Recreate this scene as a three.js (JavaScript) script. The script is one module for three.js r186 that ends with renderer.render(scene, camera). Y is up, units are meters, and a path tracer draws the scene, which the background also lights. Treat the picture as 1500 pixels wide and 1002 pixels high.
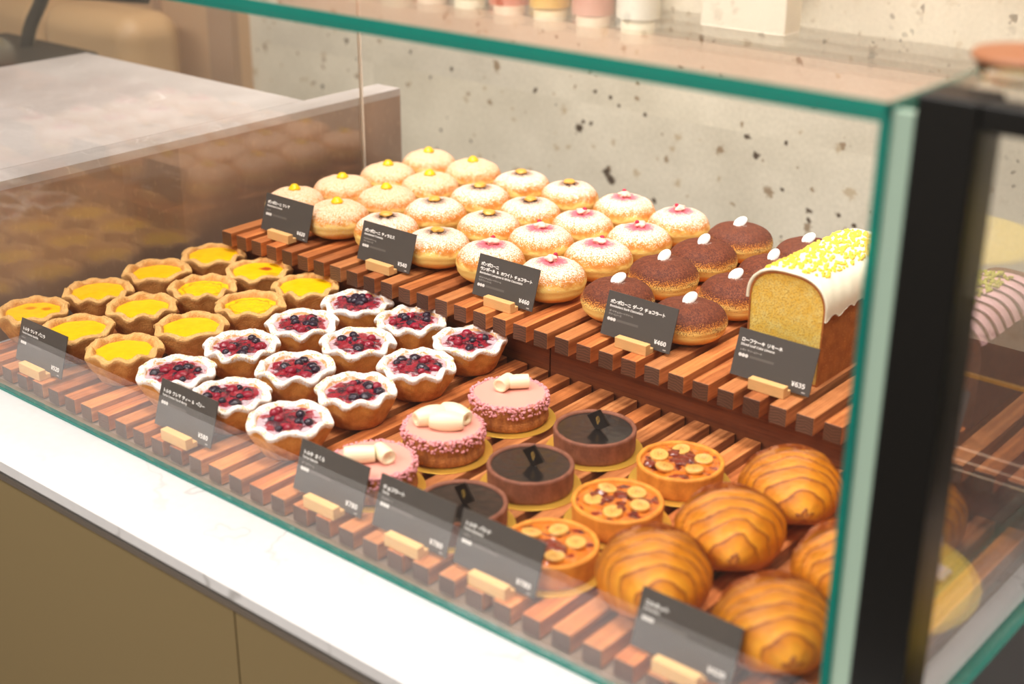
import * as THREE from 'three';
import { RoundedBoxGeometry } from 'three/addons/geometries/RoundedBoxGeometry.js';
import { mergeGeometries, mergeVertices } from 'three/addons/utils/BufferGeometryUtils.js';
import { ImprovedNoise } from 'three/addons/math/ImprovedNoise.js';
import { RectAreaLightUniformsLib } from 'three/addons/lights/RectAreaLightUniformsLib.js';

// ---------------------------------------------------------------- camera, light, exposure
RectAreaLightUniformsLib.init();
const scene = new THREE.Scene();
scene.background = new THREE.Color(0.02, 0.018, 0.016);
const EYE = 1.56;                                     // camera height, metres
const camera = new THREE.PerspectiveCamera(2 * Math.atan(501 / 2050) * 180 / Math.PI, 1500 / 1002, 0.02, 40);
camera.position.set(0, EYE, 0);
{
  const yaw = 40.0 * Math.PI / 180, pitch = 22.65 * Math.PI / 180;
  camera.lookAt(-Math.sin(yaw) * Math.cos(pitch), EYE - Math.sin(pitch), -Math.cos(yaw) * Math.cos(pitch));
  camera.rotateZ(0.27 * Math.PI / 180);
}
camera.focus = 1.6;
camera.userData.fStop = 3.6;
camera.updateMatrixWorld(true);
const renderer = new THREE.WebGLRenderer({ antialias: true });
renderer.toneMapping = THREE.LinearToneMapping;
renderer.toneMappingExposure = 0.95;
renderer.shadowMap.enabled = true;
const PANEL_L = 6.4, SPOT_I = 5;
const WARM = new THREE.Color(1.0, 0.95, 0.88), NEUTRAL = new THREE.Color(1.0, 0.98, 0.95);

// ---------------------------------------------------------------- helpers
const MARBLE = 0.895, S0 = 0.915, S1 = 0.974;          // ledge top, lower rack top, upper rack top
function rng(seed) { let a = seed >>> 0; return () => { a = (a + 0x6D2B79F5) | 0; let t = Math.imul(a ^ (a >>> 15), 1 | a); t = (t + Math.imul(t ^ (t >>> 7), 61 | t)) ^ t; return ((t ^ (t >>> 14)) >>> 0) / 4294967296; }; }
const PN = new ImprovedNoise();
const noise = (x, y, z = 0) => PN.noise(x, y, z);
const fbm = (x, y, z, o = 4) => { let s = 0, a = 0.5, f = 1; for (let i = 0; i < o; i++) { s += a * PN.noise(x * f + i * 7.3, y * f + i * 3.1, z * f + i * 5.7); a *= 0.5; f *= 2; } return s; };
const clamp = (x, a = 0, b = 1) => Math.min(b, Math.max(a, x));
const sst = (a, b, x) => { const t = clamp((x - a) / (b - a)); return t * t * (3 - 2 * t); };
const mix3 = (a, b, t) => [a[0] + (b[0] - a[0]) * t, a[1] + (b[1] - a[1]) * t, a[2] + (b[2] - a[2]) * t];
const taken = {};
function numbered(name) { const n = taken[name] = (taken[name] ?? -1) + 1; return n ? name + '_' + String(n).padStart(3, '0') : name; }
function shade(o) { o.traverse((m) => { if (m.isMesh) { m.castShadow = true; m.receiveShadow = true; } }); return o; }
function thing(name, label, category, p = [0, 0, 0], group) {
  const o = new THREE.Group(); o.name = numbered(name); o.position.set(...p); o.userData = { label, category };
  if (group) o.userData.group = group;
  scene.add(o); return o;
}
function part(name, geo, mat, parent, p) { const m = new THREE.Mesh(geo, mat); m.name = name; if (p) m.position.set(...p); m.castShadow = m.receiveShadow = true; parent.add(m); return m; }
function solo(name, geo, mat, label, category, p = [0, 0, 0], group) { const m = part(numbered(name), geo, mat, scene, p); m.userData = { label, category }; if (group) m.userData.group = group; return m; }
function struct(name, geo, mat, p = [0, 0, 0], label) { const m = part(name, geo, mat, scene, p); m.userData.kind = 'structure'; if (label) m.userData.label = label; return m; }
function copy(o, label, p, turn) { const c = o.clone(); c.name = numbered(o.userData.base ?? o.name); c.userData = { ...o.userData, label }; c.position.set(...p); if (turn !== undefined) c.rotation.y = turn; scene.add(c); return c; }
function dataTex(w, h, fn, srgb = true) {
  const d = new Uint8Array(w * h * 4);
  for (let j = 0; j < h; j++) for (let i = 0; i < w; i++) { const c = fn((i + 0.5) / w, (j + 0.5) / h, i, j), k = (j * w + i) * 4; d[k] = clamp(c[0], 0, 255); d[k + 1] = clamp(c[1], 0, 255); d[k + 2] = clamp(c[2], 0, 255); d[k + 3] = 255; }
  const t = new THREE.DataTexture(d, w, h); t.magFilter = THREE.LinearFilter; t.minFilter = THREE.LinearMipmapLinearFilter; t.generateMipmaps = true;
  t.wrapS = t.wrapT = THREE.RepeatWrapping; if (srgb) t.colorSpace = THREE.SRGBColorSpace; t.needsUpdate = true; return t;
}
const std = (o) => new THREE.MeshStandardMaterial(o);
const phys = (o) => new THREE.MeshPhysicalMaterial(o);
const box = (w, h, d) => new THREE.BoxGeometry(w, h, d);
const boxAt = (x0, x1, y0, y1, z0, z1) => { const g = new THREE.BoxGeometry(x1 - x0, y1 - y0, z1 - z0); g.translate((x0 + x1) / 2, (y0 + y1) / 2, (z0 + z1) / 2); return g; };
const rbox = (w, h, d, r, s = 2) => new RoundedBoxGeometry(w, h, d, s, r);
function metreUV(g, sx = 1, sy = 1) {                   // box-projected uv in metres
  const p = g.attributes.position, n = g.attributes.normal, uv = new Float32Array(p.count * 2);
  for (let i = 0; i < p.count; i++) {
    const ax = Math.abs(n.getX(i)), ay = Math.abs(n.getY(i)), az = Math.abs(n.getZ(i));
    let a, b;
    if (ay >= ax && ay >= az) { a = p.getX(i); b = p.getZ(i); } else if (az >= ax) { a = p.getX(i); b = p.getY(i); } else { a = p.getZ(i); b = p.getY(i); }
    uv[2 * i] = a * sx; uv[2 * i + 1] = b * sy;
  }
  g.setAttribute('uv', new THREE.BufferAttribute(uv, 2)); return g;
}
// closed surface from rings: fn(u, v) -> [x, y, z]; u runs around, v along
function surface(nu, nv, fn, colour) {
  const P = [], U = [], C = [], I = [];
  for (let j = 0; j <= nv; j++) for (let i = 0; i <= nu; i++) {
    const u = i / nu, v = j / nv, q = fn(i === nu ? 0 : u, v); P.push(...q); U.push(u, v);
    if (colour) C.push(...colour(u, v, q));
  }
  for (let j = 0; j < nv; j++) for (let i = 0; i < nu; i++) { const a = j * (nu + 1) + i, b = a + 1, c = a + nu + 1, d = c + 1; I.push(a, c, b, b, c, d); }
  const g = new THREE.BufferGeometry();
  g.setAttribute('position', new THREE.Float32BufferAttribute(P, 3)); g.setAttribute('uv', new THREE.Float32BufferAttribute(U, 2));
  if (colour) g.setAttribute('color', new THREE.Float32BufferAttribute(C, 3));
  g.setIndex(I); g.computeVertexNormals();
  // weld the seam's normals
  const n = g.attributes.normal;
  for (let j = 0; j <= nv; j++) { const a = j * (nu + 1), b = a + nu; const x = n.getX(a) + n.getX(b), y = n.getY(a) + n.getY(b), z = n.getZ(a) + n.getZ(b), l = Math.hypot(x, y, z) || 1; n.setXYZ(a, x / l, y / l, z / l); n.setXYZ(b, x / l, y / l, z / l); }
  return g;
}
// profile [[r, y], ...] resampled by arc length
function profileFn(pts) {
  const L = [0]; for (let i = 1; i < pts.length; i++) L.push(L[i - 1] + Math.hypot(pts[i][0] - pts[i - 1][0], pts[i][1] - pts[i - 1][1]));
  const T = L[L.length - 1];
  return (v) => { const s = v * T; let i = 1; while (i < pts.length - 1 && L[i] < s) i++; const t = (s - L[i - 1]) / (L[i] - L[i - 1] || 1); return [pts[i - 1][0] + (pts[i][0] - pts[i - 1][0]) * t, pts[i - 1][1] + (pts[i][1] - pts[i - 1][1]) * t]; };
}
const lathe = (pts, seg = 64) => new THREE.LatheGeometry(pts.map(([r, y]) => new THREE.Vector2(r, y)), seg);
const TAU = Math.PI * 2;
const ring = (u, f) => [Math.cos(u * TAU) * f, Math.sin(u * TAU) * f];
// a pixel's direction, met with a plane of the place
const FWD = new THREE.Vector3(0, 0, -1).applyQuaternion(camera.quaternion), RGT = new THREE.Vector3(1, 0, 0).applyQuaternion(camera.quaternion), UPV = new THREE.Vector3(0, 1, 0).applyQuaternion(camera.quaternion);
const rayOf = (px, py) => FWD.clone().addScaledVector(RGT, (px - 750) / 2050).addScaledVector(UPV, -(py - 501) / 2050);
const onY = (px, py, Y) => { const q = rayOf(px, py); return q.multiplyScalar((Y - EYE) / q.y).add(camera.position); };
const onZ = (px, py, Z) => { const q = rayOf(px, py); return q.multiplyScalar(Z / q.z).add(camera.position); };

// ---------------------------------------------------------------- surfaces
function concreteTex() {
  const r = rng(11), W = 2048, H = 1024, spots = [];
  // one tile is 2 m x 1 m; pits of three kinds
  for (let i = 0; i < 820; i++) { const big = r(); spots.push([r() * W, r() * H, big < 0.1 ? 7 + r() * 5 : big < 0.45 ? 4 + r() * 4 : 2.2 + r() * 2.6, r(), 0.6 + r() * 0.8, r() * 3]); }
  const cell = 64, grid = {};
  for (const s of spots) for (let a = -1; a <= 1; a++) for (let b = -1; b <= 1; b++) { const k = ((Math.floor(s[0] / cell) + a + W / cell) % (W / cell)) + ',' + ((Math.floor(s[1] / cell) + b + H / cell) % (H / cell)); (grid[k] ??= []).push(s); }
  return dataTex(W, H, (u, v, i, j) => {
    const n = fbm(u * 14, v * 7, 1.5, 4), n2 = noise(u * 300, v * 150, 4), cu = noise(u * 4, v * 2, 9);
    let c = [212 + n * 26 + n2 * 8 + cu * 10, 203 + n * 26 + n2 * 8 + cu * 9, 183 + n * 26 + n2 * 8 + cu * 5];
    const g = grid[Math.floor(i / cell) + ',' + Math.floor(j / cell)];
    if (g) for (const [sx, sy, sr, tone, asp, rot] of g) {
      let dx = i - sx, dy = j - sy; if (dx > W / 2) dx -= W; if (dx < -W / 2) dx += W; if (dy > H / 2) dy -= H; if (dy < -H / 2) dy += H;
      const ax = (dx * Math.cos(rot) + dy * Math.sin(rot)) / asp, ay = -dx * Math.sin(rot) + dy * Math.cos(rot);
      const d = Math.hypot(ax, ay) / sr * (1 + 0.75 * noise(i * 0.16, j * 0.16, sr));
      if (d < 1.15) { const k = sst(1.15, 0.45, d) * (tone < 0.25 ? 0.97 : tone < 0.6 ? 0.6 : 0.38); c = mix3(c, tone < 0.25 ? [66, 50, 36] : tone < 0.6 ? [112, 82, 52] : [150, 118, 76], k); }
    }
    return c;
  });
}
const concrete = std({ map: concreteTex(), roughness: 0.9 });
concrete.map.repeat.set(0.5, 1);
function stoneTex(base, vary, vein, seed) {
  return dataTex(1024, 1024, (u, v) => {
    const n = fbm(u * 6 + seed, v * 6, seed, 5), w = Math.abs(noise(u * 2.4 + n * 1.6 + seed, v * 3.3 + n * 1.4, seed + 3)), f = noise(u * 90, v * 90, 2);
    const k = sst(0.035, 0.0, w) * sst(-0.1, 0.35, noise(u * 3, v * 3, seed + 8));
    return mix3([base[0] + n * vary[0] + f * 3, base[1] + n * vary[1] + f * 3, base[2] + n * vary[2] + f * 3], vein, k * 0.75);
  });
}
const marble = phys({ map: stoneTex([223, 220, 219], [8, 9, 10], [172, 168, 165], 2.3), roughness: 0.28 });
marble.map.repeat.set(1.15, 1.15); marble.map.offset.set(0.36, 0.21);
const greyStone = phys({ map: stoneTex([186, 179, 175], [28, 28, 28], [212, 208, 205], 6.1), roughness: 0.38 });
greyStone.map.repeat.set(1.6, 1.6);
const brownStone = phys({ map: dataTex(1024, 512, (u, v) => { const n = fbm(u * 8, v * 4, 3, 5), s = noise(u * 160, v * 80, 6); const k = s > 0.42 ? 0.3 : 0; const c = [158 + n * 44, 136 + n * 40, 120 + n * 34]; return mix3(c, [190, 165, 140], k); }), roughness: 0.45 });
const olivePaint = std({ color: new THREE.Color(0x867350), roughness: 0.5 });
const steelTrim = std({ color: new THREE.Color(0xd8cfc4), metalness: 0.9, roughness: 0.3 });
const darkTrim = std({ color: new THREE.Color(0x2c2723), metalness: 0.3, roughness: 0.5 });
const tanPaint = std({ color: new THREE.Color(0xc8a27c), roughness: 0.7 });
const tanDeep = std({ color: new THREE.Color(0xac8a6e), roughness: 0.75 });
const tanLeather = std({ color: new THREE.Color(0xd0aa7c), roughness: 0.45 });
const blackMetal = std({ color: new THREE.Color(0x0c0b0a), roughness: 0.42, metalness: 0.2 });
const blackFabric = std({ color: new THREE.Color(0x26211c), roughness: 0.6 });
const floorMat = std({ map: dataTex(512, 512, (u, v) => { const n = fbm(u * 8, v * 8, 1, 4); return [74 + n * 24, 62 + n * 22, 52 + n * 20]; }), roughness: 0.6 });
const plaster = std({ color: new THREE.Color(0xd8cfc2), roughness: 0.9 });
const ceilingMat = std({ color: new THREE.Color(0xd9cfc2), roughness: 0.9 });
const paneMat = phys({ color: 0xffffff, transmission: 1, thickness: 0, roughness: 0.0, ior: 1.52 });
const edgeTeal = phys({ color: new THREE.Color(0x1fa596), roughness: 0.1, transmission: 0.55, thickness: 0.008, attenuationColor: new THREE.Color(0x0fa394), attenuationDistance: 0.012, ior: 1.5 });
// walnut slats: grain runs along the slat
const woodTex = dataTex(512, 1024, (u, v) => {
  const warp = fbm(u * 3, v * 2.2, 4, 3) * 0.55, g = noise((u + warp * 0.16) * 34, v * 1.6, 2), f = noise(u * 150, v * 7, 5), p = noise(u * 400, v * 26, 8), band = noise(u * 7, v * 0.6, 11);
  const pore = p > 0.38 ? -22 : 0;
  return [196 + g * 40 + f * 26 + band * 34 + pore, 126 + g * 36 + f * 23 + band * 30 + pore, 74 + g * 28 + f * 17 + band * 21 + pore];
});
const endTex = dataTex(256, 256, (u, v) => { const d = Math.hypot(u - 0.3, v + 0.6), g = Math.sin(d * 70 + noise(u * 5, v * 5, 1) * 3), f = noise(u * 60, v * 60, 3); return [98 + g * 15 + f * 18, 66 + g * 12 + f * 14, 50 + g * 10 + f * 11]; });
const woodTop = [], woodEnd = [], tints = [0xffffff, 0xe2d6cc, 0xfff3e2, 0xcdb8ab, 0xf0dcc8, 0xffe6cf];
tints.forEach((c, i) => {
  const t = woodTex.clone(); t.repeat.set(0.11, 0.9); t.offset.set(i * 0.173, i * 0.31); t.needsUpdate = true;
  woodTop.push(std({ map: t, color: c, roughness: 0.5 }));
  const e = endTex.clone(); e.repeat.set(0.55, 0.55); e.offset.set(i * 0.19, i * 0.27); e.needsUpdate = true;
  woodEnd.push(std({ map: e, color: c, roughness: 0.6 }));
});
const slatMats = tints.map((_, i) => [woodTop[i], woodTop[i], woodTop[i], woodTop[i], woodEnd[i], woodEnd[i]]);
const boardTex = woodTex.clone(); boardTex.rotation = Math.PI / 2; boardTex.repeat.set(3.0, 0.7); boardTex.needsUpdate = true;
const boardWood = std({ map: boardTex, color: new THREE.Color(0x9a7a66), roughness: 0.55 });
const blondTex = dataTex(256, 64, (u, v) => { const g = noise(u * 3, v * 22, 2), f = noise(u * 30, v * 60, 7); return [226 + g * 14 + f * 8, 178 + g * 14 + f * 8, 116 + g * 12 + f * 8]; });
const blondWood = std({ map: blondTex, roughness: 0.6 });

// ---------------------------------------------------------------- the room
const XW0 = -2.372, ZW = -1.95;
struct('floor', metreUV(boxAt(-4.6, 2.4, -0.1, 0, -2.2, 2.6)), floorMat);
struct('ceiling', boxAt(-4.6, 2.4, 2.7, 2.8, -2.2, 2.6), ceilingMat);
struct('wall_back', metreUV(boxAt(XW0, 2.4, 0, 2.7, ZW - 0.15, ZW)), concrete);
struct('wall_back_panelled', boxAt(-4.6, XW0, 0, 2.7, ZW - 0.15, ZW + 0.03), tanPaint);
struct('trim_1', boxAt(XW0 - 0.08, XW0 - 0.001, 0, 2.7, ZW + 0.03, ZW + 0.05), tanDeep);
struct('trim_2', boxAt(-2.66, -2.635, 0, 2.7, ZW + 0.03, ZW + 0.036), tanDeep);
struct('wall_left', boxAt(-4.7, -4.6, 0, 2.7, -2.2, 2.6), plaster);
struct('wall_right', boxAt(2.4, 2.5, 0, 2.7, -2.2, 2.6), plaster);
struct('wall_front', boxAt(-4.6, 2.4, 0, 2.7, 2.6, 2.7), plaster);

// ceiling lamps: two long diffusers over the counter and a row of small downlights
const glow = std({ color: 0xffffff, emissive: WARM, emissiveIntensity: 3 });
for (const [x, z, w, d, where] of [[-1.0, -0.86, 1.7, 0.22, 'over the pastry case ledge'], [-1.2, 0.9, 2.6, 0.7, 'over the customer floor']]) {
  const t = thing('ceiling_light', 'long warm white ceiling diffuser ' + where, 'ceiling light', [x, 2.66, z]);
  part('housing', boxAt(-w / 2 - 0.02, w / 2 + 0.02, 0, 0.04, -d / 2 - 0.02, d / 2 + 0.02), blackMetal, t);
  part('diffuser', boxAt(-w / 2, w / 2, -0.012, -0.001, -d / 2, d / 2), glow, t);
  const l = new THREE.RectAreaLight(NEUTRAL, PANEL_L * (d > 0.5 ? 2.2 : 1), w, d); l.position.set(x, 2.645, z); l.lookAt(x, 0, z); scene.add(l);
}
for (const [x, z, tx, tz, k, where] of [[-1.75, -0.75, -1.35, -1.1, 0.4, 'beyond the stone divider'], [-1.3, -0.95, -1.1, -1.15, 0.5, 'above the custard tarts'], [-0.75, -0.9, -0.8, -1.1, 0.5, 'above the chocolate tarts'], [-0.2, -0.7, -0.5, -1.0, 0.45, 'above the croissants'], [-0.05, -1.25, -0.2, -1.05, 0.8, 'above the black framed case'], [-2.4, -1.2, -2.2, -1.75, 0.45, 'above the grey stone counter'], [-0.5, -1.3, -0.6, -1.95, 0.95, 'before the wall near the loaf cakes'], [-1.1, -1.3, -1.2, -1.95, 0.95, 'before the wall behind the raspberry bomboloni'], [-1.7, -1.3, -1.8, -1.95, 0.95, 'before the wall behind the custard bomboloni']]) {
  const t = thing('downlight', 'small round warm downlight ' + where, 'downlight', [x, 2.64, z]);
  part('can', lathe([[0.045, 0.06], [0.05, 0.06], [0.05, 0], [0.045, 0], [0.042, 0.03], [0.042, 0.05], [0.0, 0.05]], 32), blackMetal, t);
  part('lens', lathe([[0, 0.012], [0.04, 0.012], [0.04, 0.02], [0, 0.02]], 24), glow, t);
  const s = new THREE.SpotLight(WARM, SPOT_I * k, 0, 0.62, 0.7, 2); s.position.set(x, 2.632, z); s.target.position.set(tx, 0.95, tz);
  s.castShadow = true; s.shadow.radius = 2; s.shadow.mapSize.set(1024, 1024); scene.add(s); scene.add(s.target);
}

// ---------------------------------------------------------------- counter under the glass case
const ZG = -0.735, XR = -0.338, XL = -1.49, TOPY = EYE - 0.179, ZF = -0.638;
{
  const t = thing('display_counter', 'olive brown counter with white marble ledge under the pastry case', 'counter', [0, 0, 0]);
  part('marble_ledge', metreUV(boxAt(-2.12, 0.7, MARBLE - 0.012, MARBLE, -1.56, ZF)), marble, t);
  part('shadow_gap', boxAt(-2.12, 0.7, MARBLE - 0.017, MARBLE - 0.012, -1.4, ZF - 0.006), darkTrim, t);
  part('steel_strip', boxAt(-2.12, 0.7, MARBLE - 0.0235, MARBLE - 0.017, -1.4, ZF - 0.001), steelTrim, t);
  part('carcass', boxAt(-2.12, 0.7, 0.1, MARBLE - 0.0235, -1.4, ZF - 0.03), darkTrim, t);
  part('kickboard', boxAt(-2.12, 0.7, 0, 0.1, -1.4, ZF - 0.06), darkTrim, t);
  for (const [a, b] of [[-2.12, -1.7], [-1.698, -0.863], [-0.861, -0.02], [-0.018, 0.7]]) part('front_panel', boxAt(a, b, 0.1, MARBLE - 0.025, ZF - 0.03, ZF - 0.009), olivePaint, t);
}
// brown stone divider and the grey counter beyond it
{
  const t = thing('stone_divider', 'brown mottled stone divider with pale top edge closing the case', 'divider', [-1.53, MARBLE, -1.1]);
  const g = metreUV(boxAt(-0.02, 0.028, 0, 0.186, -0.42, 0.5)); part('panel', g, brownStone, t);
  part('cap', metreUV(boxAt(-0.02, 0.028, 0.186, 0.197, -0.42, 0.5)), greyStone, t);
  const c = thing('stone_counter', 'tall pale grey stone counter beyond the brown divider', 'counter', [-1.83, 0, -1.0]);
  part('worktop', metreUV(boxAt(-0.27, 0.279, 1.06, 1.092, -0.367, 0.6)), greyStone, c);
  part('carcass', boxAt(-0.25, 0.27, 0.897, 1.06, -0.35, 0.58), tanDeep, c);
}
// glass case: front, top, left and right panes with green cut edges
{
  const t = thing('glass_case', 'frameless glass display case with teal cut edges around the pastries', 'display case', [0, MARBLE, 0]);
  const H = TOPY - MARBLE, pane = (name, g) => part(name, g, paneMat, t);
  const fp = pane('front_pane', boxAt(XL, XR - 0.001, 0.0035, H - 0.0085, ZG - 0.006, ZG));
  const tp = pane('top_pane', boxAt(XL, XR - 0.0025, H - 0.008, H, -1.535, ZG - 0.0025));
  const lp = pane('left_pane', boxAt(XL - 0.006, XL - 0.0005, 0, H, -1.428, ZG));
  const rp = pane('right_pane', boxAt(XR - 0.006, XR, 0.0035, H - 0.0085, -1.535, ZG - 0.0075));
  part('pane_edge', boxAt(XL, XR, H - 0.008, H, ZG - 0.002, ZG), edgeTeal, tp);
  part('pane_edge', boxAt(XL, XR, H - 0.0115, H - 0.0083, ZG - 0.006, ZG + 0.0002), edgeTeal, fp);
  part('pane_edge', boxAt(XR - 0.0024, XR + 0.0004, H - 0.009, H + 0.0003, -1.535, ZG), edgeTeal, tp);
  part('pane_edge', boxAt(XR - 0.006, XR + 0.0003, 0, H - 0.0085, ZG - 0.007, ZG + 0.0003), edgeTeal, rp);
  part('pane_edge', boxAt(XL, XR, 0, 0.0033, ZG - 0.006, ZG + 0.0004), edgeTeal, fp);
  part('pane_edge', boxAt(XL - 0.006, XL - 0.0005, 0, H, -1.4305, -1.428), std({ color: 0xf4ede0, roughness: 0.3 }), lp);
  part('deck', boxAt(XL, XR - 0.006, 0.0002, 0.0012, -1.535, ZG - 0.008), phys({ color: new THREE.Color(0x8b7868), roughness: 0.22 }), t);
}
// ---------------------------------------------------------------- slatted wooden racks
const order = rng(5);
{
  const t = thing('slatted_rack', 'long low rack of spaced walnut slats carrying the tarts', 'wooden rack', [0, S0 - 0.02, 0]);
  const g = rbox(0.0195, 0.0175, 0.398, 0.0011, 1);
  for (let i = 0; i < 36; i++) part('slat', g, slatMats[Math.floor(order() * 6)], t, [-1.454 + i * 0.031 + 0.00975, 0.01125, -0.948]);
  for (const z of [-0.8, -0.95, -1.1]) part('cross_rail', boxAt(-1.455, -0.346, 0.0013, 0.0026, z - 0.02, z + 0.02), boardWood, t);
}
{
  const t = thing('raised_slatted_rack', 'raised rack of walnut slats carrying bomboloni and loaf cakes', 'wooden rack', [0, MARBLE, 0]);
  const g = rbox(0.0195, 0.0195, 0.411, 0.0011, 1), y = S1 - MARBLE - 0.00975;
  for (let i = 0; i < 37; i++) part('slat', g, slatMats[Math.floor(order() * 6)], t, [-1.448 + i * 0.03 + 0.00975, y, -1.119 - 0.2055]);
  const b = S1 - MARBLE - 0.0195;
  part('riser_board', metreUV(boxAt(-1.448, -0.909, 0.0013, b, -1.166, -1.15), 1, 1), boardWood, t);
  part('riser_board', metreUV(boxAt(-0.907, -0.345, 0.0013, b, -1.166, -1.15), 1, 1), boardWood, t);
  part('riser_board', metreUV(boxAt(-1.448, -0.345, 0.0013, b, -1.52, -1.504), 1, 1), boardWood, t);
  part('end_board', metreUV(boxAt(-1.448, -1.432, 0.0013, b, -1.504, -1.166), 1, 1), boardWood, t);
  part('end_board', metreUV(boxAt(-0.361, -0.345, 0.0013, b, -1.504, -1.166), 1, 1), boardWood, t);
}

// ---------------------------------------------------------------- bomboloni
const ORD = ['first', 'second', 'third', 'fourth'];
function bombGeo(seed) {
  const pts = [];
  for (let i = 0; i <= 60; i++) { const a = -Math.PI / 2 + Math.PI * i / 60, c = Math.cos(a), s = Math.sin(a); pts.push([0.0425 * Math.pow(Math.max(c, 0), 0.62) * (1 - 0.022 * Math.exp(-(((a + 0.22) / 0.09) ** 2))), 0.0212 + 0.0212 * Math.sign(s) * Math.pow(Math.abs(s), 1.0) * (s > 0 ? 1.06 : 1)]); }
  const f = profileFn(pts);
  return surface(96, 60, (u, v) => {
    const [r, y] = f(v), [c, s] = ring(u, 1);
    const n = 1 + 0.035 * noise(c * 1.3 + seed, s * 1.3, y * 30) + 0.012 * noise(c * 4 + seed, s * 4, y * 90) + 0.02 * Math.exp(-(((y - 0.025) / 0.005) ** 2)) * noise(c * 2, s * 2, seed + 4);
    const [x, z] = ring(u, r * n);
    return [x, y + 0.0016 * noise(c * 2.2, s * 2.2, seed + 9) * (y > 0.01 ? 1 : 0), z];
  });
}
function bombTex(kind) {
  const W = 1024, H = 512, r = rng(kind.length * 77 + 3), hsh = new Float32Array(W * H / 4); for (let i = 0; i < hsh.length; i++) hsh[i] = r();
  return dataTex(W, H, (u, v, i, j) => {
    const [c, s] = ring(u, 1), big = noise(c * 1.6, s * 1.6, v * 5 + 2), mid = noise(c * 6, s * 6, v * 22), fin = noise(c * 26, s * 26, v * 60), rad = Math.max(0.05, Math.cos((v - 0.5) * Math.PI));
    const gr = hsh[(Math.floor(j / 3) * (W >> 1) + Math.floor(i / 3)) % hsh.length];
    const belt0 = 0.41 + big * 0.035, belt1 = 0.53 + big * 0.05 + mid * 0.03;
    let col = mix3([196, 120, 42], [228, 158, 68], sst(0.12, 0.4, v + mid * 0.05));
    col = mix3(col, [250, 214, 122], sst(belt0 - 0.09, belt0 + 0.02, v) * (1 - sst(belt1 - 0.02, belt1 + 0.05, v)));
    const bake = [218 + mid * 20, 138 + mid * 22, 56 + mid * 18];
    col = mix3(col, bake, sst(belt1 - 0.02, belt1 + 0.06, v));
    const vv = v + mid * 0.035 + big * 0.03;
    if (kind === 'custard') {
      const cov = sst(0.5, 0.68, vv) * 0.9 + 0.16 * sst(0.1, 0.3, v);
      if (gr < cov * (0.75 + fin * 0.5)) col = mix3(col, [247, 222, 205], 0.72 + 0.2 * gr);
      if (v > 0.93) col = mix3(col, [250, 205, 60], sst(0.945, 0.965, v));
    } else if (kind === 'tiramisu' || kind === 'raspberry') {
      const cov = sst(0.53, 0.72, vv + fin * 0.03) * 1.02;
      if (gr < cov * (0.74 + fin * 0.9)) col = mix3(col, [251, 246, 244], 0.86);
      if (kind === 'tiramisu') { const k = sst(0.80, 0.93, v + mid * 0.05 + fin * 0.03); if (hsh[(i * 7 + j * 131) % hsh.length] < k * 0.75) col = mix3(col, [72, 42, 30], 0.85); }
      else { const k = sst(0.78, 0.9, v + mid * 0.06); if (hsh[(i * 7 + j * 131) % hsh.length] < k * 0.9) col = mix3(col, [222, 62, 92], 0.8); else if (k > 0.05) col = mix3(col, [244, 170, 180], k * 0.5); }
    } else {
      const cov = sst(0.46, 0.64, vv + fin * 0.05);
      if (gr < cov * 1.15) { const d = fin * 40 + mid * 20 + (gr - 0.5) * 16; col = [104 + d, 46 + d * 0.7, 20 + d * 0.5]; }
      const w = sst(0.90, 0.96, v + fin * 0.03); if (hsh[(i * 5 + j * 57) % hsh.length] < w * 0.25 && c > -0.2) col = [245, 240, 235];
    }
    return col;
  });
}
const grain = dataTex(256, 256, (u, v) => { const n = 128 + 70 * noise(u * 40, v * 40, 1) + 60 * noise(u * 90, v * 90, 5); return [n, n, n]; }, false);
grain.repeat.set(3, 1.5);
const bgeo = [bombGeo(1.3), bombGeo(7.7)];
const cream = phys({ color: new THREE.Color(0xf6c40a), roughness: 0.3 });
const nutCream = phys({ color: new THREE.Color(0xe2a84a), roughness: 0.35 });
const cocoa = std({ color: new THREE.Color(0x4a2a1c), roughness: 0.9 });
const blush = std({ color: new THREE.Color(0xf2c9b8), roughness: 0.6 });
const berryRed = std({ color: new THREE.Color(0xc92448), roughness: 0.6 });
const almondWhite = std({ color: new THREE.Color(0xf6f3f0), roughness: 0.55 });
function blob(seed, r, h, nn = 0.25) { return surface(24, 14, (u, v) => { const a = -Math.PI / 2 + Math.PI * v, [c, s] = ring(u, 1), k = 1 + nn * noise(c * 1.4 + seed, s * 1.4, v * 3 + seed); const [x, z] = ring(u, r * Math.cos(a) * k); return [x, h * (0.5 + 0.5 * Math.sin(a)) , z]; }); }
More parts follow.
